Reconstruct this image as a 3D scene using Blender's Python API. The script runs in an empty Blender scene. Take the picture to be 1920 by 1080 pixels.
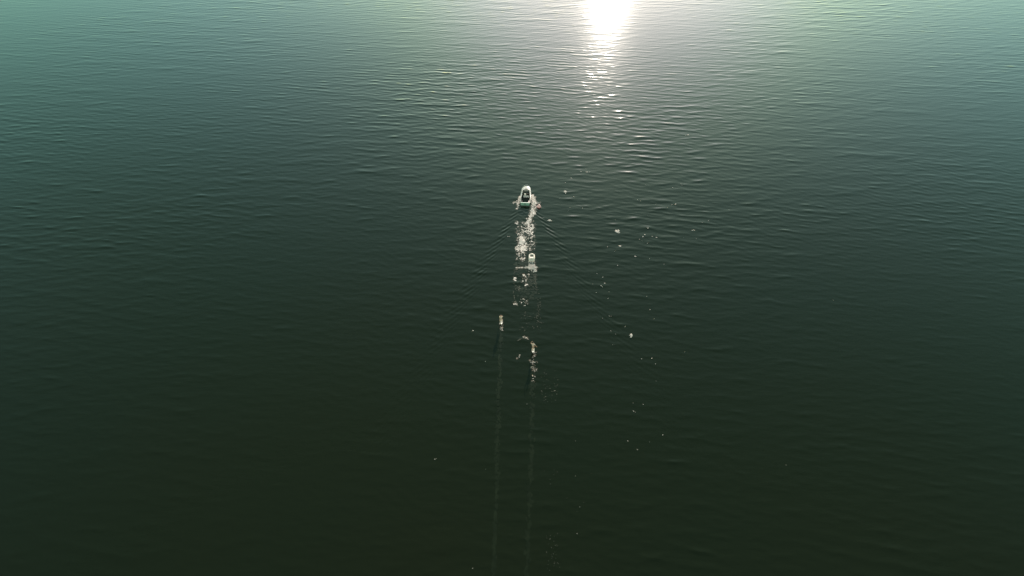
import bpy, bmesh, math, random
import numpy as np
from mathutils import Vector, Matrix

S = bpy.context.scene
COL = S.collection
random.seed(7)
rng = np.random.default_rng(11)
R = math.radians

# ------------------------------------------------------------------ camera
CAM_H = 75.0
PITCH = 38.0
FPX = 1297.0                                   # focal length in pixels of the 1920 wide photograph
cam = bpy.data.cameras.new('camera')
cam.sensor_width = 36.0
cam.lens = 36.0 * FPX / 1920.0
cam.clip_start = 0.5
cam.clip_end = 30000.0
camo = bpy.data.objects.new('camera', cam)
camo.location = (0, 0, CAM_H)
camo.rotation_euler = (R(90 - PITCH), 0, 0)
COL.objects.link(camo)
S.camera = camo

# ------------------------------------------------------------------ sky and sun
SUN_EL, SUN_AZ = 10.9, 7.6
wd = bpy.data.worlds.new('World')
S.world = wd
wd.use_nodes = True
nt = wd.node_tree
bg = nt.nodes['Background']
sky = nt.nodes.new('ShaderNodeTexSky')
sky.sky_type = 'NISHITA'
sky.sun_disc = False
sky.sun_elevation = R(SUN_EL)
sky.sun_rotation = R(SUN_AZ)
sky.air_density = 1.0
sky.dust_density = 0.7
sky.ozone_density = 1.0
tint = nt.nodes.new('ShaderNodeMix')
tint.data_type = 'RGBA'
tint.blend_type = 'MULTIPLY'
tint.inputs['Factor'].default_value = 1.0
# hazy evening sky: green-blue to the sides, paler round the sun, brightened behind as fill
gen = nt.nodes.new('ShaderNodeTexCoord')
dot = nt.nodes.new('ShaderNodeVectorMath')
dot.operation = 'DOT_PRODUCT'
ring = nt.nodes.new('ShaderNodeMapRange')
ring.interpolation_type = 'SMOOTHSTEP'
ring.inputs['From Min'].default_value = 0.70
ring.inputs['From Max'].default_value = 0.99
hue = nt.nodes.new('ShaderNodeMix')
hue.data_type = 'RGBA'
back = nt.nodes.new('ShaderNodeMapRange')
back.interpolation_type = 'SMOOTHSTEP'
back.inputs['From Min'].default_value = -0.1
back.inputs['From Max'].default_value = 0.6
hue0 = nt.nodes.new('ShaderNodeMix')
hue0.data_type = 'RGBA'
hue0.inputs['A'].default_value = (1.75, 1.58, 1.12, 1)  # sky behind the camera brightened, added fill for riders, foam and transom
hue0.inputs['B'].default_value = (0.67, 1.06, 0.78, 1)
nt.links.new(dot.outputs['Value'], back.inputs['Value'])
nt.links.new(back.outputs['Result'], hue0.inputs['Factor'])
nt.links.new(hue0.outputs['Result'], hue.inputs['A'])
core = nt.nodes.new('ShaderNodeMapRange')
core.interpolation_type = 'SMOOTHSTEP'
core.inputs['From Min'].default_value = 0.955
core.inputs['From Max'].default_value = 1.0
hue1 = nt.nodes.new('ShaderNodeMix')
hue1.data_type = 'RGBA'
hue1.inputs['A'].default_value = (0.74, 1.05, 0.96, 1)
hue1.inputs['B'].default_value = (0.80, 0.93, 1.20, 1)
nt.links.new(dot.outputs['Value'], core.inputs['Value'])
nt.links.new(core.outputs['Result'], hue1.inputs['Factor'])
nt.links.new(hue1.outputs['Result'], hue.inputs['B'])
nt.links.new(gen.outputs['Generated'], dot.inputs[0])
nt.links.new(dot.outputs['Value'], ring.inputs['Value'])
nt.links.new(ring.outputs['Result'], hue.inputs['Factor'])
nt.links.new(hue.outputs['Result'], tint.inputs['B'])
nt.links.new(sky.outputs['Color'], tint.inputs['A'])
# higher up the evening sky is duller and greener than clear-air blue
sep = nt.nodes.new('ShaderNodeSeparateXYZ')
nt.links.new(gen.outputs['Generated'], sep.inputs[0])
high = nt.nodes.new('ShaderNodeMapRange')
high.inputs['From Min'].default_value = 0.26
high.inputs['From Max'].default_value = 0.76
nt.links.new(sep.outputs['Z'], high.inputs['Value'])
upper = nt.nodes.new('ShaderNodeMix')
upper.data_type = 'RGBA'
upper.blend_type = 'MULTIPLY'
upper.inputs['B'].default_value = (0.82, 0.80, 0.57, 1)
nt.links.new(high.outputs['Result'], upper.inputs['Factor'])
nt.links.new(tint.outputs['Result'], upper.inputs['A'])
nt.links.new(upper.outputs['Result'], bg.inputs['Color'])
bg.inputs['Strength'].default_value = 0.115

sv = Vector((math.sin(R(SUN_AZ)) * math.cos(R(SUN_EL)), math.cos(R(SUN_AZ)) * math.cos(R(SUN_EL)), math.sin(R(SUN_EL))))
dot.inputs[1].default_value = sv
sun = bpy.data.lights.new('sun', 'SUN')
sun.energy = 5.0
sun.angle = R(0.5)
sun.color = (1.0, 0.88, 0.76)
suno = bpy.data.objects.new('sun', sun)
suno.rotation_euler = sv.to_track_quat('Z', 'Y').to_euler()
suno.location = (40, 200, 120)
COL.objects.link(suno)

S.view_settings.view_transform = 'Standard'
S.view_settings.look = 'None'
S.view_settings.gamma = 1.0
S.view_settings.exposure = 1.15

# ------------------------------------------------------------------ helpers
def ground(px, py):
    """point on the water seen at a pixel of the 1920x1080 photograph"""
    a = R(PITCH)
    dx = (px - 960) / FPX
    dy = (540 - py) / FPX
    fy = math.cos(a) + dy * math.sin(a)
    fz = -math.sin(a) + dy * math.cos(a)
    t = CAM_H / -fz
    return dx * t, fy * t

def tag(o, label=None, cat=None, group=None, kind=None):
    for k, v in (('label', label), ('category', cat), ('group', group), ('kind', kind)):
        if v:
            o[k] = v
    return o

def empty(name, loc, rz=0.0):
    o = bpy.data.objects.new(name, None)
    o.empty_display_size = 0.3
    o.location = loc
    o.rotation_euler = (0, 0, rz)
    COL.objects.link(o)
    return o

def link_mesh(name, me, mat, parent=None, smooth=False):
    if mat:
        me.materials.append(mat)
    if smooth:
        me.polygons.foreach_set('use_smooth', [True] * len(me.polygons))
    o = bpy.data.objects.new(name, me)
    COL.objects.link(o)
    o.parent = parent
    return o

def from_bm(name, bm, mat, parent=None, smooth=False, bevel=0.0):
    if bevel:
        bmesh.ops.bevel(bm, geom=[e for e in bm.edges if e.is_manifold and e.calc_face_angle(0) > 0.5],
                        offset=bevel, segments=2, affect='EDGES', profile=0.6)
    bmesh.ops.recalc_face_normals(bm, faces=bm.faces)
    me = bpy.data.meshes.new(name)
    bm.to_mesh(me)
    bm.free()
    return link_mesh(name, me, mat, parent, smooth)

def box(bm, x0, x1, y0, y1, z0, z1, dz_front=0.0):
    vs = [bm.verts.new(p) for p in ((x0, y0, z0), (x1, y0, z0), (x1, y1, z0 + dz_front), (x0, y1, z0 + dz_front),
                                    (x0, y0, z1), (x1, y0, z1), (x1, y1, z1 + dz_front), (x0, y1, z1 + dz_front))]
    for f in ((0, 3, 2, 1), (4, 5, 6, 7), (0, 1, 5, 4), (1, 2, 6, 5), (2, 3, 7, 6), (3, 0, 4, 7)):
        bm.faces.new([vs[i] for i in f])

def tube(bm, pts, r, n=8, closed=False):
    pts = [Vector(p) for p in pts]
    rings = []
    m = len(pts)
    for i, p in enumerate(pts):
        a = pts[(i - 1) % m] if (closed or i > 0) else p
        b = pts[(i + 1) % m] if (closed or i < m - 1) else p
        t = (b - a).normalized()
        u = t.cross(Vector((0, 0, 1)))
        if u.length < 1e-3:
            u = t.cross(Vector((0, 1, 0)))
        u.normalize()
        v = u.cross(t)
        rr = r[i] if isinstance(r, (list, tuple)) else r
        rings.append([bm.verts.new(p + (u * math.cos(k * 2 * math.pi / n) + v * math.sin(k * 2 * math.pi / n)) * rr) for k in range(n)])
    for i in range(m if closed else m - 1):
        A, B = rings[i], rings[(i + 1) % m]
        for k in range(n):
            bm.faces.new((A[k], A[(k + 1) % n], B[(k + 1) % n], B[k]))
    if not closed:
        bm.faces.new(rings[0])
        bm.faces.new(rings[-1])

def skin(name, pts, edges, mat, parent=None, levels=2):
    """one continuous surface grown round a skeleton; pts = {key: (x, y, z, radius)}"""
    keys = list(pts)
    me = bpy.data.meshes.new(name)
    me.from_pydata([pts[k][:3] for k in keys], [(keys.index(a), keys.index(b)) for a, b in edges], [])
    o = bpy.data.objects.new(name, me)
    COL.objects.link(o)
    o.modifiers.new('skin', 'SKIN')
    sub = o.modifiers.new('sub', 'SUBSURF')
    sub.levels = sub.render_levels = levels
    lay = me.skin_vertices[0].data
    for i, k in enumerate(keys):
        r = pts[k][3]
        lay[i].radius = r if isinstance(r, tuple) else (r, r)
        lay[i].use_root = (i == 0)
    dg = bpy.context.evaluated_depsgraph_get()
    dg.update()
    res = bpy.data.meshes.new_from_object(o.evaluated_get(dg))
    bpy.data.objects.remove(o)
    res.name = name
    res.materials.clear()
    return link_mesh(name, res, mat, parent, True)

def material(name, col, rough=0.5, spec=0.5, metal=0.0, var=0.12, scale=6.0, trans=0.0, coat=0.0):
    m = bpy.data.materials.new(name)
    m.use_nodes = True
    t = m.node_tree
    b = t.nodes['Principled BSDF']
    b.inputs['Roughness'].default_value = rough
    b.inputs['Specular IOR Level'].default_value = spec
    b.inputs['Metallic'].default_value = metal
    b.inputs['Coat Weight'].default_value = coat
    tc = t.nodes.new('ShaderNodeTexCoord')
    nz = t.nodes.new('ShaderNodeTexNoise')
    nz.inputs['Scale'].default_value = scale
    nz.inputs['Detail'].default_value = 5
    rp = t.nodes.new('ShaderNodeValToRGB')
    rp.color_ramp.elements[0].position = 0.3
    rp.color_ramp.elements[1].position = 0.7
    rp.color_ramp.elements[0].color = tuple(c * (1 - var) for c in col) + (1,)
    rp.color_ramp.elements[1].color = tuple(min(1, c * (1 + var)) for c in col) + (1,)
    t.links.new(tc.outputs['Object'], nz.inputs['Vector'])
    t.links.new(nz.outputs['Fac'], rp.inputs['Fac'])
    t.links.new(rp.outputs['Color'], b.inputs['Base Color'])
    if trans:
        out = t.nodes['Material Output']
        tr = t.nodes.new('ShaderNodeBsdfTranslucent')
        mx = t.nodes.new('ShaderNodeMixShader')
        mx.inputs[0].default_value = trans
        t.links.new(rp.outputs['Color'], tr.inputs['Color'])
        t.links.new(b.outputs[0], mx.inputs[1])
        t.links.new(tr.outputs[0], mx.inputs[2])
        t.links.new(mx.outputs[0], out.inputs['Surface'])
    return m

M_white = material('white_gelcoat', (0.76, 0.69, 0.67), 0.28, coat=0.4, var=0.05, scale=2)
M_teal = material('teal_paint', (0.19, 0.36, 0.31), 0.4, var=0.15, scale=3)
M_dark = material('dark_liner', (0.022, 0.022, 0.022), 0.7, 0.3, var=0.3)
M_grey = material('grey_deck', (0.10, 0.105, 0.10), 0.7, 0.3, var=0.2)
M_red = material('red_vinyl', (0.22, 0.06, 0.065), 0.55, var=0.2)
M_steel = material('steel', (0.55, 0.56, 0.56), 0.22, metal=1.0, var=0.05)
M_tint = material('tinted_glass', (0.03, 0.035, 0.04), 0.06, 0.6, var=0.1)
M_rubber = material('pale_rubber', (0.86, 0.74, 0.68), 0.55, 0.3, var=0.06)
M_shadeband = material('grey_rubber', (0.13, 0.11, 0.10), 0.6, 0.3)
M_pink = material('pink_plastic', (0.90, 0.52, 0.56), 0.35, var=0.06)
M_maroon = material('maroon_plastic', (0.16, 0.03, 0.045), 0.45, var=0.1)
M_skin = material('skin', (0.52, 0.32, 0.23), 0.55, 0.35, var=0.06)
M_shirt = material('pale_cloth', (0.90, 0.82, 0.74), 0.8, 0.2, var=0.05, trans=0.45)
M_short = material('brown_cloth', (0.20, 0.11, 0.065), 0.8, 0.2, var=0.2)
M_paleshort = material('beige_cloth', (0.80, 0.70, 0.58), 0.8, 0.2, var=0.10, trans=0.4)
M_hair = material('dark_hair', (0.05, 0.035, 0.03), 0.7, 0.3, var=0.3, scale=30)
M_eye = material('eye_dark', (0.02, 0.015, 0.012), 0.2)
M_board = material('board_white', (0.70, 0.66, 0.60), 0.35, var=0.08)
M_foam = material('foam_white', (0.98, 0.81, 0.78), 0.75, 0.25, var=0.07, scale=5, trans=0.08)
M_fringe = material('bubble_foam', (0.30, 0.22, 0.19), 0.85, 0.1, var=0.4, scale=3)
M_faint = material('churned_water', (0.0120, 0.0158, 0.0085), 0.14, 0.26, var=0.3, scale=0.8)
M_thin = material('thin_foam', (0.085, 0.085, 0.072), 0.9, 0.03, var=0.25, scale=4)

# ------------------------------------------------------------------ water (waves are real displaced geometry)
def spread(lo, hi, step):
    return np.arange(lo, hi, step)

def grow(start, end, first, ratio=1.28):
    out = [start]
    d = first
    while out[-1] < end:
        out.append(out[-1] + d)
        d *= ratio
    return np.array(out[1:])

xin = spread(-30, 30.01, 0.20)
xmid = spread(30.35, 215, 0.38)
xfar = grow(xmid[-1], 9000, 0.6)
XS = np.concatenate([-(xfar[::-1]), -(xmid[::-1]), xin, xmid, xfar])
yin = spread(34, 125.01, 0.20)
ymid = spread(125.3, 205, 0.30)
yfar0 = spread(205.4, 300, 0.42)
yfar = grow(yfar0[-1], 12000, 0.7)
yback = grow(0, 6000, 0.5)
YS = np.concatenate([34 - yback[::-1], yin, ymid, yfar0, yfar])
NX, NY = len(XS), len(YS)

def sine_set(n, lo, hi, slope, mean_deg, sd_deg):
    lam = np.exp(rng.uniform(math.log(lo), math.log(hi), n))
    k = 2 * math.pi / lam
    th = np.radians(rng.normal(mean_deg, sd_deg, n))         # 0 = crests across the view
    a = slope * math.sqrt(2.0 / n) / k
    return np.stack([k * np.sin(th), k * np.cos(th), rng.uniform(0, 6.283, n), a], 1)

GROUPS = [
    sine_set(14, 4.5, 10.0, 0.005, 4, 18),
    sine_set(28, 2.0, 4.0, 0.018, -6, 16),
    sine_set(32, 1.2, 2.5, 0.026, 8, 20),
    sine_set(36, 0.7, 1.4, 0.018, 0, 22),
    sine_set(10, 0.9, 1.7, 0.009, 36, 8),
]
ENV = [(0.013, 0.021, 0.4, 0.0), (0.017, 0.012, 2.1, 0.45), (0.011, 0.024, 4.2, 0.5), (0.026, 0.017, 1.1, 0.5), (0.016, 0.013, 3.4, 0.85)]

def waves(x, y):
    h = np.zeros_like(x)
    for g, (ex, ey, ph, dep) in zip(GROUPS, ENV):
        # wander the crests a little so that they break up into short runs
        env = 1 - dep + dep * (0.5 + 0.5 * np.sin(ex * x * 2 + ph + 1.3 * np.sin(ey * y + ph)) * np.sin(ey * 2 * y + 2 * ph + 1.1 * np.sin(ex * 1.7 * x))) * 1.3
        s = np.zeros_like(x)
        for kx, ky, p, a in g:
            s += a * np.sin(kx * x + ky * y + p)
        sd = math.sqrt(0.5 * float((g[:, 3] ** 2).sum()))
        h += sd * (np.exp(0.54 * s / sd) - 1.157) / 0.70 * env      # peaked crests, flat troughs
    # gusts: ruffled and smoother patches tens of metres across
    g1 = np.sin(0.031 * x + 0.019 * y + 1.7 * np.sin(0.021 * y - 0.013 * x)) * np.sin(0.037 * y - 0.012 * x + 1.2 * np.sin(0.027 * x + 2))
    g2 = np.sin(0.083 * x - 0.05 * y + 0.6) * np.sin(0.071 * y + 0.036 * x + 1.4)
    calm = np.clip(0.42 + (y - 50) / 165, 0.42, 1.12)           # the breeze dies away towards the near side
    return h * np.clip(1.0 + 0.36 * g1 + 0.2 * g2, 0.45, 1.55) * calm

BOAT_X, BOAT_Y = ground(984.6, 385.3)
BOAT_YAW = -R(3.5)

def kelvin(x, y, U=1.75, amp=0.016):
    """steady ship-wave pattern behind the bow"""
    s = (BOAT_Y + 4.6) - y
    t = x - (BOAT_X + 0.25)
    k0 = 9.81 / (U * U)
    out = np.zeros_like(x)
    for th in np.radians(np.arange(27, 73.9, 0.45)):
        w = math.exp(-((math.degrees(th) - 52) / 11.0) ** 2)
        kk = k0 / math.cos(th) ** 2
        out += w * (np.cos(kk * (s * math.cos(th) - np.abs(t) * math.sin(th)) + 0.6))
    out *= 0.16
    ang = np.abs(t) / np.maximum(s, 0.3)
    fade = np.clip((s - 4.0) / 9.0, 0.12, 1) * np.exp(-np.maximum(s, 0) / 25.0) * np.clip((0.44 - ang) / 0.10, 0, 1) * np.clip((ang - 0.10) / 0.12, 0, 1)
    brk = 0.65 + 0.5 * np.sin(0.9 * y + 0.7 * x) * np.sin(0.55 * x - 0.31 * y + 1.0)
    return amp * out * fade * brk * np.where(s > 0, 1, 0)

XX, YY = np.meshgrid(XS, YS)
FINE = (np.clip((230 - np.abs(XX)) / 25, 0, 1) * np.clip((320 - YY) / 25, 0, 1) * np.clip((YY - 20) / 12, 0, 1))
ZZ = np.zeros_like(XX)
msk = FINE > 0
ZZ[msk] = waves(XX[msk], YY[msk]) * FINE[msk]
wk = (np.abs(XX - BOAT_X) < 45) & (YY > 50) & (YY < BOAT_Y + 5)
ZZ[wk] += kelvin(XX[wk], YY[wk])
# ridge of pushed-up water beside the hull and churned water in its track
s_ = BOAT_Y - YY
tk = (np.abs(XX - BOAT_X) < 2.6) & (s_ > -5.5) & (s_ < 55)
ch = rng.normal(0, 1, XX.shape)
ZZ[tk] += (0.020 * ch[tk]) * np.exp(-np.maximum(s_[tk], 0) / 22) * np.exp(-((XX[tk] - BOAT_X) / 1.6) ** 4)

def wz(x, y):
    i = min(max(np.searchsorted(XS, x) - 1, 0), NX - 2)
    j = min(max(np.searchsorted(YS, y) - 1, 0), NY - 2)
    u = (x - XS[i]) / (XS[i + 1] - XS[i])
    v = (y - YS[j]) / (YS[j + 1] - YS[j])
    return float(ZZ[j, i] * (1 - u) * (1 - v) + ZZ[j, i + 1] * u * (1 - v) + ZZ[j + 1, i] * (1 - u) * v + ZZ[j + 1, i + 1] * u * v)

me = bpy.data.meshes.new('water')
me.vertices.add(NX * NY)
me.vertices.foreach_set('co', np.stack([XX, YY, ZZ], -1).astype(np.float32).ravel())
idx = np.arange(NX * NY).reshape(NY, NX)
quads = np.stack([idx[:-1, :-1], idx[:-1, 1:], idx[1:, 1:], idx[1:, :-1]], -1).reshape(-1, 4)
nq = len(quads)
me.loops.add(nq * 4)
me.loops.foreach_set('vertex_index', quads.ravel().astype(np.int32))
me.polygons.add(nq)
me.polygons.foreach_set('loop_start', np.arange(0, nq * 4, 4, dtype=np.int32))
me.polygons.foreach_set('use_smooth', np.ones(nq, dtype=bool))
me.update(calc_edges=True)

mw = bpy.data.materials.new('sea_water')
mw.use_nodes = True
t = mw.node_tree
b = t.nodes['Principled BSDF']
b.inputs['IOR'].default_value = 1.333
b.inputs['Roughness'].default_value = 0.065
tc = t.nodes.new('ShaderNodeTexCoord')
# slow drift in the colour of the water body
n0 = t.nodes.new('ShaderNodeTexNoise')
n0.inputs['Scale'].default_value = 0.012
n0.inputs['Detail'].default_value = 3
rp = t.nodes.new('ShaderNodeValToRGB')
rp.color_ramp.elements[0].position = 0.35
rp.color_ramp.elements[1].position = 0.68
rp.color_ramp.elements[0].color = (0.0094, 0.0114, 0.0053, 1)
rp.color_ramp.elements[1].color = (0.0077, 0.0118, 0.0064, 1)
t.links.new(tc.outputs['Object'], n0.inputs['Vector'])
t.links.new(n0.outputs['Fac'], rp.inputs['Fac'])
t.links.new(rp.outputs['Color'], b.inputs['Base Color'])
mp = t.nodes.new('ShaderNodeMapping')
mp.inputs['Scale'].default_value = (0.40, 1.25, 1.0)
t.links.new(tc.outputs['Object'], mp.inputs['Vector'])
n1 = t.nodes.new('ShaderNodeTexNoise')
n1.inputs['Scale'].default_value = 1.5
n1.inputs['Detail'].default_value = 4
n1.inputs['Roughness'].default_value = 0.55
t.links.new(mp.outputs['Vector'], n1.inputs['Vector'])
bp = t.nodes.new('ShaderNodeBump')
bp.inputs['Strength'].default_value = 0.22
bp.inputs['Distance'].default_value = 0.05
t.links.new(n1.outputs['Fac'], bp.inputs['Height'])
t.links.new(bp.outputs['Normal'], b.inputs['Normal'])
water = link_mesh('water', me, mw)
tag(water, kind='structure', label='dark green rippled sea reaching to the horizon')
del XX, YY

# ------------------------------------------------------------------ foam
class Foam:
    def __init__(self, lift=0.018, lace=1):
        self.lift, self.lace = lift, lace
        self.v, self.f, self.log = [], [], []

    def fleck(self, x, y, r, sx=1.0, sy=1.0, hgt=0.04, z=None):
        if self.lace == 1:
            self.bit(x, y, r, sx, sy, hgt, z)
        else:                                                  # a lacy cluster of small bits instead of one flake
            for _ in range(self.lace):
                self.bit(x + random.gauss(0, .5) * r, y + random.gauss(0, .6) * r, r * random.choice((.25, .4, .55, .7)), sx, sy, hgt * .55, z)

    def bit(self, x, y, r, sx, sy, hgt, z):
        n = random.randint(6, 9)
        self.log.append((x, y, r))
        a0 = random.uniform(0, 6.28)
        base = len(self.v)
        zz = (wz(x, y) if z is None else z)
        up = hgt * random.uniform(0.6, 1.3)
        self.v.append((x + random.uniform(-.2, .2) * r, y + random.uniform(-.2, .2) * r, zz + self.lift * 1.6 + up))
        for k in range(n):
            a = a0 + k * 6.2832 / n
            rr = r * random.uniform(0.45, 1.25)
            px, py = x + rr * sx * math.cos(a), y + rr * sy * math.sin(a)
            self.v.append((px, py, zz + self.lift + random.uniform(0, 0.35) * up))
        for k in range(n):
            self.f.append((base, base + 1 + k, base + 1 + (k + 1) % n))

    def patch(self, x0, y0, x1, y1, n, r, hgt=0.04, sx=1.0, sy=1.0, gauss=False):
        """n flecks inside a box of photograph pixels"""
        for _ in range(n):
            if gauss:
                px = random.gauss((x0 + x1) / 2, abs(x1 - x0) / 4)
                py = random.gauss((y0 + y1) / 2, abs(y1 - y0) / 4)
            else:
                px, py = random.uniform(x0, x1), random.uniform(y0, y1)
            x, y = ground(px, py)
            self.fleck(x, y, r * random.choice((0.5, 0.7, 0.9, 1.0, 1.3)), sx, sy, hgt)

    def trail(self, pts, n, r, width, hgt=0.03, sx=1.0, sy=1.0):
        seg = [math.dist(pts[i], pts[i + 1]) for i in range(len(pts) - 1)]
        for _ in range(n):
            i = random.choices(range(len(seg)), seg)[0]
            u = random.random()
            px = pts[i][0] * (1 - u) + pts[i + 1][0] * u + random.gauss(0, width)
            py = pts[i][1] * (1 - u) + pts[i + 1][1] * u
            x, y = ground(px, py)
            self.fleck(x, y, r * random.choice((0.5, 0.8, 1.0, 1.2)), sx, sy, hgt)

    def build(self, name, mat, parent=None):
        m = bpy.data.meshes.new(name)
        m.from_pydata(self.v, [], self.f)
        m.update()
        return link_mesh(name, m, mat, parent, True)

F = Foam(lace=3)
# bow wave thrown along the starboard side, running back into the track
F.trail([(997, 366), (1000, 374), (1002.5, 383)], 170, 0.22, 1.8, 0.10)
F.trail([(1001, 382), (999, 392), (997, 402), (993, 411), (989, 419)], 150, 0.19, 2.0, 0.08)
F.trail([(1003, 384), (1001, 394), (998, 404), (993, 414), (988, 422)], 110, 0.11, 3.6, 0.06)
F.trail([(1000, 396), (1002, 402)], 30, 0.2, 1.5, 0.05)
F.trail([(975, 369), (973, 376), (971.5, 383)], 90, 0.17, 1.0, 0.08)
F.trail([(972, 383), (971.5, 390), (968, 392)], 26, 0.15, 0.8, 0.05)
F.trail([(968, 378), (962, 381)], 18, 0.13, 0.5, 0.04, 1.6, 0.7)
F.trail([(1004, 378), (1009, 381), (1014, 380.5)], 14, 0.12, 0.5, 0.04, 1.6, 0.7)
F.patch(967, 414, 971, 421, 9, 0.16)
# broken foam in the track
F.patch(978, 417, 992, 438, 55, 0.17, 0.05)
F.patch(991, 420, 1000, 441, 62, 0.20, 0.05)
F.patch(968, 425, 980, 441, 26, 0.14, 0.04)
F.patch(974, 443.5, 982, 458, 95, 0.2, 0.06)
F.patch(971, 440, 988, 470, 110, 0.16, 0.05, gauss=True)
F.patch(976, 460, 986, 470, 60, 0.2, 0.05)
F.patch(966, 460, 977, 470, 40, 0.15, 0.04)
F.patch(984, 441, 1003, 470, 60, 0.14, 0.04)
F.patch(968, 468, 987, 487, 44, 0.15, 0.04)
F.patch(977, 483, 984, 493, 10, 0.14, 0.04)
# splash behind the towed raft
F.patch(992, 489, 1002, 499, 60, 0.13, 0.04)
F.patch(988, 496, 1006, 507, 75, 0.19, 0.16, gauss=True)
F.patch(992, 496.5, 1003, 504, 45, 0.17, 0.22)
F.trail([(967, 502.5), (980, 502), (992, 502)], 36, 0.11, 0.8, 0.03, 1.5, 0.8)
F.patch(1000, 504, 1006, 509, 20, 0.15, 0.05)
# loose bits further back
F.patch(979, 514, 992, 530, 26, 0.13, 0.03)
F.patch(963.5, 521, 968, 526, 14, 0.20, 0.06)
F.patch(980, 514.5, 983, 518, 7, 0.17, 0.05)
F.patch(985, 534, 989, 537, 6, 0.14, 0.04)
F.patch(974, 559, 989, 574, 11, 0.10, 0.03)
F.patch(964, 567, 969.5, 573, 10, 0.16, 0.04)
F.trail([(979, 632), (985, 632.5), (991, 637)], 14, 0.10, 0.6, 0.03)
F.patch(969, 665, 976, 674, 7, 0.08, 0.02)
F.trail([(995, 675), (999, 683)], 10, 0.09, 2.0, 0.03)
F.patch(994, 687, 1006, 696, 20, 0.065, 0.04)
F.patch(997, 703, 1003, 716, 5, 0.08, 0.03)
F.trail([(999, 655), (1001, 668), (1002, 681)], 22, 0.075, 1.8, 0.03, 1.4, 0.7)
F.trail([(940, 604), (940.5, 610), (941, 620)], 34, 0.075, 1.1, 0.03)
F.patch(936.5, 600, 943, 607, 14, 0.09, 0.05)
wf = F.build('wake_foam', M_foam)
tag(wf, label='white foam and spray churned up in the track behind the motorboat', cat='foam', kind='stuff')

# bubbly half-wet foam fringing the fresh foam
H = Foam()
for x, y, r_ in F.log[::2]:
    for _ in range(1):
        H.fleck(x + random.gauss(0, 0.12), y + random.gauss(0, 0.2), random.uniform(0.03, 0.09), 1.0, 1.0, 0.012)
hf = H.build('bubble_fringe', M_fringe)
tag(hf, label='half-wet bubbly fringe round the white foam of the wake', cat='foam', kind='stuff')

# thin old foam, mostly wetted film and bubbles: fainter than fresh foam
T = Foam()
T.trail([(1003, 505), (1003.5, 530), (1008, 552)], 70, 0.09, 1.6, 0.01)
T.trail([(1012, 560), (1009, 585), (1006, 598), (1014, 606)], 60, 0.09, 2.2, 0.01)
T.trail([(968, 500), (964, 515), (963, 550), (965, 575)], 46, 0.11, 1.4, 0.01)
T.patch(985, 508, 1006, 545, 60, 0.10, 0.01)
T.patch(966, 535, 976, 545, 22, 0.12, 0.01)
T.patch(975, 580, 1016, 625, 46, 0.08, 0.01)
T.trail([(970, 640), (977, 635)], 16, 0.10, 0.8, 0.01)
T.patch(1014, 690, 1046, 755, 50, 0.07, 0.008)
T.patch(1024, 1000, 1050, 1070, 40, 0.05, 0.008)
T.patch(1020, 880, 1110, 960, 16, 0.05, 0.008)
tf = T.build('thin_foam', M_thin)
tag(tf, label='thin faint foam lines trailing far behind the boat and riders', cat='foam', kind='stuff')

# long pale streaks left by the two riders and the churned water of the track: barely lighter than the sea
W = Foam(0.008)
W.trail([(941, 612), (938, 650), (937, 690), (934.5, 740), (934, 800), (931, 850), (932, 900), (929.5, 970), (927, 1020), (926, 1080)], 330, 0.20, 1.9, 0.004, 0.8, 2.0)
W.trail([(1001, 690), (997, 735), (998, 780), (995, 830), (996, 870), (993, 920), (993, 960), (990, 1000), (987, 1080)], 240, 0.20, 2.2, 0.004, 0.8, 2.0)
W.patch(966, 414, 1004, 505, 420, 0.30, 0.006)
W.patch(969, 500, 1006, 560, 160, 0.28, 0.005)
sf = W.build('streaks', M_faint)
tag(sf, label='barely paler streaks of churned water left along the wake and riders', cat='foam', kind='stuff')

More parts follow.
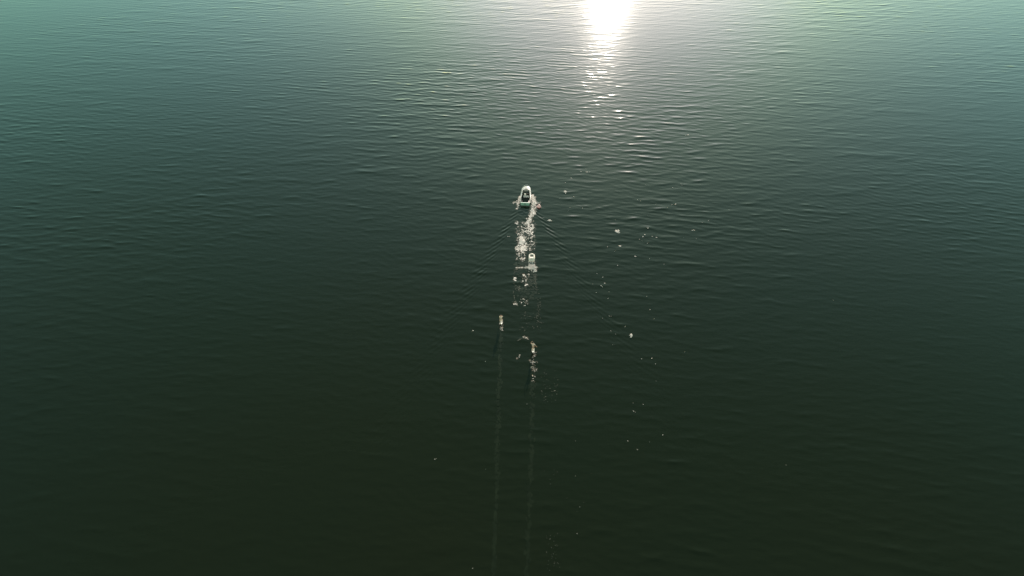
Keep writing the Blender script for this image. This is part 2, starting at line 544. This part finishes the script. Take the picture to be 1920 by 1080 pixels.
# drifting flecks right of the boat, plus a few sun sparkles drawn in white
K = Foam()
FL = [(1089, 322, 2), (1100, 323, 3.5), (1105, 323, 3), (1071, 334, 2), (1060, 343, 2), (1076, 369, 2.2), (1050, 372, 1.6), (1069, 389, 1.8),
      (1056, 392, 1.2), (1195, 375, 2.4), (1201, 377, 1.4), (1230, 383, 1.8), (1251, 389, 1.6), (1260, 384, 2), (1267, 383, 2.8), (1261, 352, 2.5),
      (1210, 347, 1.8), (1213, 404, 1.4), (1153, 412, 1.4), (1214, 428, 2.6), (1209, 440, 2.4), (1206, 444, 2.4), (1223, 443.5, 2), (1231, 445.5, 2.8),
      (1214, 456, 2), (1298, 432, 2), (1302, 432, 2.6), (1282, 446, 1.4), (1329, 414, 2), (1163, 461.5, 3.4), (1160, 461, 2), (1152, 472, 1.4), (1191, 481, 3),
      (1218, 485, 1.8), (1158, 498, 2.2), (1155, 500, 1.2), (1130, 520, 2.2), (1134, 531, 3), (1127, 536, 3.2), (1129, 538, 2), (1142, 547, 1.8), (1133, 545, 1.2),
      (1213, 556, 1.8), (1213, 550, 1), (1201, 559, 1), (1219, 581, 2), (1227, 598, 1.4), (1142, 593, 2), (1130, 597, 1.6), (1154, 627, 1.6), (1149, 647, 1.4),
      (1222, 672, 2.4), (1211, 649, 1.2), (1284, 660, 1.4), (1230, 715, 1.6), (1188, 771, 2.2), (1191, 773, 1.6), (1187, 756, 1.4), (1218, 829, 1.4),
      (1195, 843, 1.8), (1079, 827, 1.6), (1087, 951, 1.8), (1079, 893, 1.4), (1082, 1001, 1.6), (1090, 1010, 1), (815, 861, 2), (818, 860, 1.6),
      (911, 880, 1.4), (886, 1066, 1.8), (842, 1027, 1.2), (910, 678, 1.8), (887, 620, 2.2), (1474, 872, 1.6), (1490, 871, 1.2), (1562, 563, 1.4),
      (1290, 253, 3), (1286, 254, 2), (1345, 293, 1.6), (1126, 183, 3), (952, 443.5, 2.6), (956, 444, 2.6), (968, 400, 1.2), (1040, 733, 1.6), (1122, 127, 2),
      (1019, 408, 2), (1031, 415, 1.4), (1014, 388, 1), (836, 754, 1.2), (960, 760, 1.2), (988, 758, 1.4), (990, 760, 1.2)]
for px, py, s in FL:
    if s < 1.3:
        continue
    x, y = ground(px, py)
    x2, _ = ground(px + s, py)
    w = (x2 - x) * (0.44 if s >= 2 else 0.30)
    for q in range(3):
        K.fleck(x + random.uniform(-.6, .6) * w, y + random.uniform(-.7, .7) * w, w * random.uniform(0.55, 0.9), 1.2, 1.0, 0.05)
for _ in range(26):
    px, py = random.choice(FL[:62])[:2]
    x, y = ground(random.gauss(px, 14), random.gauss(py, 10))
    K.fleck(x, y, 0.06, 1.2, 1.0, 0.02)
kf = K.build('foam_sparkle_flecks', M_foam)
tag(kf, label='tiny white foam flecks and a few painted sun sparkles scattered over the dark water right of the boat', cat='foam', kind='stuff')

def clump(px, py, wpx, hpx, n, label):
    c = Foam()
    X, Y = ground(px, py)
    c.fleck(0, 0, 0.30, 1.0, 1.0, 0.06, z=wz(X, Y))
    for _ in range(n):
        qx, qy = px + random.gauss(0, wpx / 4.2), py + random.gauss(0, hpx / 4.2)
        x, y = ground(qx, qy)
        c.fleck(x - X, y - Y, 0.13 * random.uniform(0.6, 1.2), 1.1, 1.0, 0.10, z=wz(x, y))
    o = c.build('foam_clump', M_foam)
    o.location = (X, Y, 0)
    tag(o, label, 'foam clump', 'separate clumps of white foam right of the boat')

clump(1158, 434.5, 7.5, 5.5, 48, 'largest white foam clump alone on the dark water right of the wake')
clump(1030.3, 413.5, 5, 3.4, 28, 'small bright oval foam clump just beyond the right wake ripples')
clump(1060, 360, 5.5, 6, 22, 'ragged three-pointed foam clump ahead and right of the boat')
clump(1184, 628.5, 4, 7, 9, 'upright faint foam clump low on the right, below the scattered flecks')

# ------------------------------------------------------------------ motorboat (local +Y is the bow, origin at the stern waterline)
boat = empty('motorboat', (BOAT_X, BOAT_Y, 0.02), BOAT_YAW)
tag(boat, 'white motorboat with dark cockpit and teal transom leading the foaming track', 'boat')
ST = [(0.0, .93, .62), (0.8, .99, .63), (1.6, 1.03, .65), (2.4, 1.06, .67), (3.2, 1.06, .70), (4.0, 1.03, .74), (4.6, .97, .78), (5.1, .91, .81), (5.5, .82, .84), (5.85, .68, .86), (6.1, .50, .88), (6.27, .22, .89)]

bm = bmesh.new()
prof = []
for y, hb, zs in ST:
    k = 1 - 0.75 * max(0, (y - 3.5) / 2.8) ** 1.8
    keel = -0.28 + 0.55 * max(0, (y - 4.2) / 2.1) ** 2.2
    half = [(0.0, keel), (hb * .55 * k, keel + .09), (hb * (.80 * k + .08), .06 + .02 * y), (hb * .97, zs * .72), (hb, zs)]
    ring = [(-a, z) for a, z in half[:0:-1]] + half
    prof.append([bm.verts.new((a, y + (0.10 * (z > .3) if y > 5 else 0), z)) for a, z in ring])
for A, B in zip(prof, prof[1:]):
    for i in range(len(A) - 1):
        bm.faces.new((A[i], A[i + 1], B[i + 1], B[i]))
bm.faces.new(prof[0])
bm.faces.new(prof[-1])
from_bm('hull', bm, M_white, boat, True)

def deck_half(y):
    for (a, ha, za), (c, hc, zc) in zip(ST, ST[1:]):
        if a <= y <= c:
            u = (y - a) / (c - a)
            return ha + (hc - ha) * u, za + (zc - za) * u
    return ST[-1][1:]

def coam(y):
    return 0.09 + 0.16 * min(1, max(0, (y - 2.2) / 1.0))

for s in (-1, 1):                                              # side decks with the inner coaming wall
    bm = bmesh.new()
    rows = []
    for y in np.linspace(0.05, 4.55, 16):
        hb, zs = deck_half(y)
        rows.append([bm.verts.new((s * a, y, z)) for a, z in ((hb + .012, zs - .05), (hb + .012, zs + .03), (hb - coam(y), zs + .05), (hb - coam(y) - .02, .20))])
    for A, B in zip(rows, rows[1:]):
        for i in range(3):
            bm.faces.new((A[i], A[i + 1], B[i + 1], B[i]))
    bm.faces.new(rows[0])
    bm.faces.new(rows[-1])
    from_bm('side_deck', bm, M_white, boat)
bm = bmesh.new()                                               # foredeck, crowned
rows = []
for y in [4.55, 4.8, 5.1, 5.35, 5.6, 5.85, 6.05, 6.2]:
    hb, zs = deck_half(y)
    rows.append([bm.verts.new((hb * u, y + .06, zs + .035 + .10 * (1 - u * u))) for u in (-1.01, -.75, -.4, 0, .4, .75, 1.01)])
for A, B in zip(rows, rows[1:]):
    for i in range(6):
        bm.faces.new((A[i], A[i + 1], B[i + 1], B[i]))
low = [bm.verts.new((v.co.x, v.co.y, .25)) for v in rows[0]]
for i in range(6):
    bm.faces.new((rows[0][i], rows[0][i + 1], low[i + 1], low[i]))
fd = from_bm('foredeck', bm, M_white, boat, False)
bm = bmesh.new()
box(bm, -.20, .20, 5.05, 5.42, .935, .965)
from_bm('hatch', bm, M_grey, fd, bevel=.012)
bm = bmesh.new()
box(bm, -.78, .78, .12, 4.55, .10, .20)
from_bm('cockpit_floor', bm, M_dark, boat)
bm = bmesh.new()                                               # teal transom board standing above the stern
box(bm, -.90, .90, -.075, -.004, .03, .655)
tr = from_bm('transom', bm, M_teal, boat, bevel=.02)
bm = bmesh.new()
box(bm, -.91, .91, -.09, .05, .657, .70)
from_bm('top_rail', bm, material('pale_teal', (0.30, 0.50, 0.44), .4), tr, bevel=.012)
bm = bmesh.new()
box(bm, -.14, .14, -.13, -.078, .30, .42)
from_bm('tow_plate', bm, M_grey, tr, bevel=.015)
bm = bmesh.new()
box(bm, -.88, .88, -.30, -.08, -.02, .045)
from_bm('swim_step', bm, M_grey, boat, bevel=.015)
for s in (-1, 1):                                              # reddish cushions at the quarters
    bm = bmesh.new()
    box(bm, *sorted((s * .62, s * .77)), .55, 1.35, .21, .46)
    from_bm('side_cushion', bm, M_red, boat, bevel=.05)
bm = bmesh.new()
box(bm, -.42, .42, .16, .62, .21, .44)
from_bm('rear_bench', bm, M_dark, boat, bevel=.04)
bm = bmesh.new()                                               # white cross bulkhead ahead of the open cockpit
box(bm, -.50, .72, 2.86, 2.98, .205, .62)
from_bm('bulkhead', bm, M_white, boat, bevel=.03)
bm = bmesh.new()                                               # helm: dash, seats, wheel
box(bm, -.74, .74, 3.95, 4.52, .205, .78)
box(bm, .12, .68, 3.80, 3.948, .40, .74)
dash = from_bm('dashboard', bm, M_grey, boat, bevel=.03)
bm = bmesh.new()
tube(bm, [(.40 + .17 * math.cos(a), 3.70 + .05 * math.sin(a), .74 + .16 * math.sin(a)) for a in np.linspace(0, 2 * math.pi, 19)[:-1]], .014, 6, True)
tube(bm, [(.40, 3.79, .70), (.40, 3.71, .74)], .02, 6)
tube(bm, [(.23, 3.70, .74), (.57, 3.70, .74)], .012, 6)
from_bm('steering_wheel', bm, M_dark, dash)
for xs, mt, lab in ((-.16, M_white, 'white seat'), (.42, M_dark, 'dark seat')):
    bm = bmesh.new()
    box(bm, xs - .22, xs + .22, 3.20, 3.58, .48, .58)
    box(bm, xs - .05, xs + .05, 3.32, 3.46, .205, .478)
    st = from_bm('helm_seat', bm, mt, boat, bevel=.03)
    st['label'] = lab
    bm = bmesh.new()
    box(bm, xs - .20, xs + .20, 3.12, 3.198, .50, .98)
    from_bm('backrest', bm, mt, st, bevel=.03)
bm = bmesh.new()                                               # raked wraparound windscreen of tinted panes
P = [(-.80, 3.75), (-.76, 4.45), (-.42, 4.72), (0, 4.80), (.42, 4.72), (.76, 4.45), (.80, 3.75)]
lo = [Vector((x, y, .84)) for x, y in P]
hi = [Vector((x * .93, y - (.22 if abs(x) < .78 else .12), 1.20 - (.22 if abs(x) > .78 else 0))) for x, y in P]
for th in (0, .012):
    vs = [[bm.verts.new(p + Vector((0, -th, th * .3))) for p in row] for row in (lo, hi)]
    for i in range(6):
        bm.faces.new((vs[0][i], vs[0][i + 1], vs[1][i + 1], vs[1][i]))
ws = from_bm('windscreen', bm, M_tint, boat)
bm = bmesh.new()
tube(bm, hi, .022, 6)
tube(bm, lo, .020, 6)
for a, c in zip(lo, hi):
    tube(bm, [a, c], .014, 6)
from_bm('frame', bm, M_white, ws)
bm = bmesh.new()                                               # bow rail on stanchions
rl = []
for y in (4.3, 4.8, 5.3, 5.75, 6.05):
    hb, zs = deck_half(y)
    rl.append((hb * .96, y + .05, zs + .34))
path = [(rl[0][0], 4.05, .80)] + rl + [(.14, 6.38, 1.24), (-.14, 6.38, 1.24)] + [(-a, y, z) for a, y, z in rl[::-1]] + [(-rl[0][0], 4.05, .80)]
tube(bm, path, .020, 6)
for a, y, z in rl:
    for s in (-1, 1):
        tube(bm, [(s * a, y, z), (s * a * .97, y - .04, z - .33)], .013, 6)
from_bm('bow_rail', bm, M_steel, boat)
bm = bmesh.new()
tube(bm, [(-.05, 6.0, .95), (-.05, 6.12, .97)], .03, 6)
tube(bm, [(.05, 6.0, .95), (.05, 6.12, .97)], .03, 6)
from_bm('bow_cleat', bm, M_steel, boat)

# ------------------------------------------------------------------ towed inflatable raft with a dark band near its nose
rx, ry = ground(996.8, 490)
raft = empty('inflatable_raft', (rx, ry, wz(rx, ry) + .02), -R(2))
tag(raft, 'pale rounded inflatable raft with a dark band, skimming ahead of a white splash', 'raft')
bm = bmesh.new()
out = []
for s in np.linspace(0, 1, 15):
    a = math.pi * s
    out.append((.42 * math.cos(a), 1.50 + .36 * math.sin(a), .20 + .04 * math.sin(a)))
pts = [(.42, -.25, .17), (.43, .5, .18), (.43, 1.1, .19)] + out + [(-.43, 1.1, .19), (-.43, .5, .18), (-.42, -.25, .17)]
tube(bm, pts, [.09] + [.155] * (len(pts) - 2) + [.09], 12)
from_bm('tube', bm, M_rubber, raft, True)
bm = bmesh.new()
box(bm, -.34, .34, -.10, 1.62, .06, .15)
from_bm('floor', bm, M_rubber, raft, bevel=.02)
bm = bmesh.new()
box(bm, -.36, .36, 1.22, 1.47, .155, .235)
from_bm('dark_band', bm, M_shadeband, raft, bevel=.03)
bm = bmesh.new()
box(bm, -.29, .29, .62, .98, .155, .30)
from_bm('seat_cushion', bm, M_rubber, raft, bevel=.05)
for s in (-1, 1):
    bm = bmesh.new()
    tube(bm, [(s * .43, .62, .33), (s * .43, .70, .39), (s * .43, .88, .39), (s * .43, .96, .33)], .018, 6)
    from_bm('grab_handle', bm, M_shadeband, raft)

# ------------------------------------------------------------------ pink buoy
bx, by = ground(1010.5, 388.5)
buoy = empty('buoy', (bx, by, wz(bx, by)))
tag(buoy, 'round pink buoy floating just right of the motorboat', 'buoy')
bm = bmesh.new()
bmesh.ops.create_uvsphere(bm, u_segments=20, v_segments=14, radius=.40)
for v in bm.verts:
    v.co.z = v.co.z * (1.05 if v.co.z > 0 else .9) + .16
from_bm('float', bm, M_pink, buoy, True)
bm = bmesh.new()
tube(bm, [(.42 * math.cos(a), .42 * math.sin(a), .03) for a in np.linspace(0, 2 * math.pi, 25)[:-1]], .06, 8, True)
from_bm('collar', bm, M_maroon, buoy, True)
bm = bmesh.new()
tube(bm, [(.06 * math.cos(a), 0, .57 + .06 * math.sin(a)) for a in np.linspace(0, 2 * math.pi, 15)[:-1]], .018, 6, True)
from_bm('lifting_eye', bm, M_maroon, buoy, True)

# ------------------------------------------------------------------ riders standing on boards
def board(x, y, rz, label):
    b_ = empty('water_board', (x, y, wz(x, y) + .02), rz)
    tag(b_, label, 'board', 'boards under the two riders')
    bm = bmesh.new()
    n = 13
    top, bot = [], []
    for i in range(n):
        u = -1 + 2 * i / (n - 1)
        w = .20 * math.sqrt(max(0.03, 1 - abs(u) ** 3.2))
        zr = .13 * abs(u) ** 3
        top.append([bm.verts.new((q * w, u * .68, .045 + zr)) for q in (-1, -.5, .5, 1)])
        bot.append([bm.verts.new((q * w * .94, u * .675, .005 + zr)) for q in (-1, -.5, .5, 1)])
    for A, B in zip(top, top[1:]):
        for i in range(3):
            bm.faces.new((A[i], A[i + 1], B[i + 1], B[i]))
    for A, B in zip(bot, bot[1:]):
        for i in range(3):
            bm.faces.new((A[i], B[i], B[i + 1], A[i + 1]))
    for i in range(n - 1):
        for q in (0, 3):
            bm.faces.new((top[i][q], top[i + 1][q], bot[i + 1][q], bot[i][q]))
    bm.faces.new(top[0] + bot[0][::-1])
    bm.faces.new(top[-1] + bot[-1][::-1])
    from_bm('deck', bm, M_board, b_, True)
    for s in (-1, 1):
        bm = bmesh.new()
        tube(bm, [(-.10, s * .24 + .06, .07), (-.07, s * .24 + .06, .13), (.0, s * .24 + .06, .155), (.07, s * .24 + .06, .13), (.10, s * .24 + .06, .07)], .028, 6)
        from_bm('binding', bm, M_shadeband, b_)
    return b_

def hand(pts, edges, side, wrist, direction, spreadv):
    """palm and five fingers continuing the forearm"""
    d = Vector(direction).normalized()
    sp = Vector(spreadv).normalized()
    n = d.cross(sp)
    w = Vector(wrist)
    p = w + d * .05
    pts[side + 'palm'] = (*p, (.030, .018))
    edges.append((side + 'wr', side + 'palm'))
    for i, (off, ln) in enumerate(((-.030, .062), (-.010, .075), (.010, .080), (.030, .070))):
        a = p + d * .045 + sp * off
        c = a + d * ln * .55 + n * .015
        e = c + d * ln * .35 + n * .035
        for nm, q, r in (('a', a, .0095), ('b', c, .009), ('c', e, .008)):
            pts[f'{side}f{i}{nm}'] = (*q, r)
        edges += [(side + 'palm', f'{side}f{i}a'), (f'{side}f{i}a', f'{side}f{i}b'), (f'{side}f{i}b', f'{side}f{i}c')]
    a = p - sp * .035
    c = a + d * .03 - sp * .025 + n * .01
    pts[side + 'ta'] = (*a, .011)
    pts[side + 'tb'] = (*c, .010)
    edges += [(side + 'palm', side + 'ta'), (side + 'ta', side + 'tb')]

def rider(x, y, z, rz, pose, label, shirt, shorts):
    p_ = empty('person', (x, y, z), rz)
    tag(p_, label, 'person', 'two riders trailing behind the boat')
    J = pose
    pts = {'pelvis': (*J['pelvis'], (.155, .115))}
    edges = []
    def add(k, v, r, parent):
        pts[k] = (*v, r)
        edges.append((parent, k))
    add('belly', J['belly'], (.145, .105), 'pelvis')
    add('chest', J['chest'], (.180, .125), 'belly')
    add('neck', J['neck'], .058, 'chest')
    add('jaw', J['jaw'], (.068, .082), 'neck')
    add('brow', J['brow'], (.080, .098), 'jaw')
    add('crown', J['crown'], (.055, .068), 'brow')
    jw = Vector(J['jaw'])
    add('nose', jw + Vector((0, .115, .045)), .016, 'brow')
    for s, sg in (('l', -1), ('r', 1)):
        add(s + 'ear', Vector(J['brow']) + Vector((sg * .088, 0, -.03)), (.012, .026), 'brow')
        add(s + 'sh', J[s + 'sh'], .066, 'chest')
        add(s + 'el', J[s + 'el'], .045, s + 'sh')
        add(s + 'wr', J[s + 'wr'], .032, s + 'el')
        dv = Vector(J[s + 'wr']) - Vector(J[s + 'el'])
        hand(pts, edges, s, J[s + 'wr'], dv, dv.cross(Vector((0.3, 1, 0.2))))
        add(s + 'hip', J[s + 'hip'], .100, 'pelvis')
        add(s + 'kn', J[s + 'kn'], .062, s + 'hip')
        add(s + 'ca', Vector(J[s + 'kn']).lerp(Vector(J[s + 'an']), .35), .058, s + 'kn')
        add(s + 'an', J[s + 'an'], .040, s + 'ca')
        f = Vector(J[s + 'foot'])
        add(s + 'ball', f, (.045, .028), s + 'an')
    skin('body', pts, edges, M_skin, p_)
    # short-sleeved top
    sp = {'belly': (*J['belly'], (.168, .128)), 'chest': (*J['chest'], (.205, .150)), 'collar': (*Vector(J['chest']).lerp(Vector(J['neck']), .55), .085),
          'hem': (*Vector(J['pelvis']).lerp(Vector(J['belly']), .35), (.172, .134))}
    se = [('belly', 'chest'), ('chest', 'collar'), ('belly', 'hem')]
    for s in 'lr':
        sp[s + 's'] = (*J[s + 'sh'], .088)
        sp[s + 'e'] = (*Vector(J[s + 'sh']).lerp(Vector(J[s + 'el']), .72), .066)
        se += [('chest', s + 's'), (s + 's', s + 'e')]
    skin('shirt', sp, se, shirt, p_)
    sp = {'top': (*J['pelvis'], (.172, .134))}
    se = []
    for s in 'lr':
        sp[s + 'h'] = (*J[s + 'hip'], .118)
        sp[s + 'k'] = (*Vector(J[s + 'hip']).lerp(Vector(J[s + 'kn']), .78), .088)
        se += [('top', s + 'h'), (s + 'h', s + 'k')]
    skin('shorts', sp, se, shorts, p_)
    c = Vector(J['crown'])
    br = Vector(J['brow'])
    skin('hair', {'a': (*(br + Vector((0, -.030, -.03))), (.080, .075)), 'b': (*(br + Vector((0, -.018, .035))), (.092, .098)), 'c': (*(c + Vector((0, -.01, .015))), (.06, .072))},
         [('a', 'b'), ('b', 'c')], M_hair, p_)
    for sg in (-1, 1):
        bm = bmesh.new()
        bmesh.ops.create_uvsphere(bm, u_segments=8, v_segments=6, radius=.013)
        bmesh.ops.translate(bm, verts=bm.verts, vec=jw + Vector((sg * .032, .088, .075)))
        from_bm('eye', bm, M_eye, p_, True)
    bm = bmesh.new()
    box(bm, -.025, .025, .083, .092, -.003, .003)
    bmesh.ops.translate(bm, verts=bm.verts, vec=jw + Vector((0, 0, -.01)))
    from_bm('mouth', bm, material('lips', (.35, .12, .10), .5), p_)

# the rider nearest the camera: one arm arched over the head, the other out to the side
POSE_A = dict(pelvis=(0, -.10, .86), belly=(-.01, -.10, 1.02), chest=(-.02, -.07, 1.26), neck=(-.01, -.04, 1.46), jaw=(0, -.01, 1.54), brow=(0, 0, 1.63), crown=(0, 0, 1.72),
              lsh=(-.20, -.06, 1.38), lel=(-.40, -.02, 1.60), lwr=(-.22, .03, 1.82), rsh=(.17, -.06, 1.37), rel=(.36, -.10, 1.18), rwr=(.52, -.12, .98),
              lhip=(-.10, -.10, .84), lkn=(-.13, .05, .50), lan=(-.09, -.16, .13), lfoot=(-.08, -.03, .095),
              rhip=(.10, -.10, .84), rkn=(.13, .16, .52), ran=(.09, .24, .13), rfoot=(.08, .37, .095))
# the further rider: leaning back in a crouch with both arms out ahead
POSE_B = dict(pelvis=(0, -.20, .78), belly=(0, -.20, .94), chest=(.01, -.12, 1.18), neck=(.01, -.06, 1.38), jaw=(-.01, -.02, 1.46), brow=(-.02, 0, 1.55), crown=(-.02, 0, 1.64),
              lsh=(-.18, -.10, 1.31), lel=(-.27, .10, 1.14), lwr=(-.12, .32, 1.16), rsh=(.19, -.10, 1.30), rel=(.26, .10, 1.12), rwr=(.10, .33, 1.14),
              lhip=(-.10, -.20, .76), lkn=(-.16, .10, .50), lan=(-.11, -.12, .13), lfoot=(-.10, .01, .095),
              rhip=(.10, -.20, .76), rkn=(.17, .20, .52), ran=(.11, .22, .13), rfoot=(.10, .35, .095))

ax, ay = ground(999.5, 656.5)
board(ax, ay, R(-3), 'narrow pale board under the nearer rider with one raised arm')
rider(ax, ay - .05, wz(ax, ay) + .0, R(-3), POSE_A, 'nearer rider in pale top and brown shorts, left arm arched over head', M_shirt, M_short)
cx, cy = ground(939.5, 604)
board(cx, cy, R(2), 'narrow pale board under the further rider on the left')
rider(cx, cy - .05, wz(cx, cy) + .0, R(2), POSE_B, 'further rider in pale clothing crouched on board, left of the foam track', M_shirt, M_paleshort)
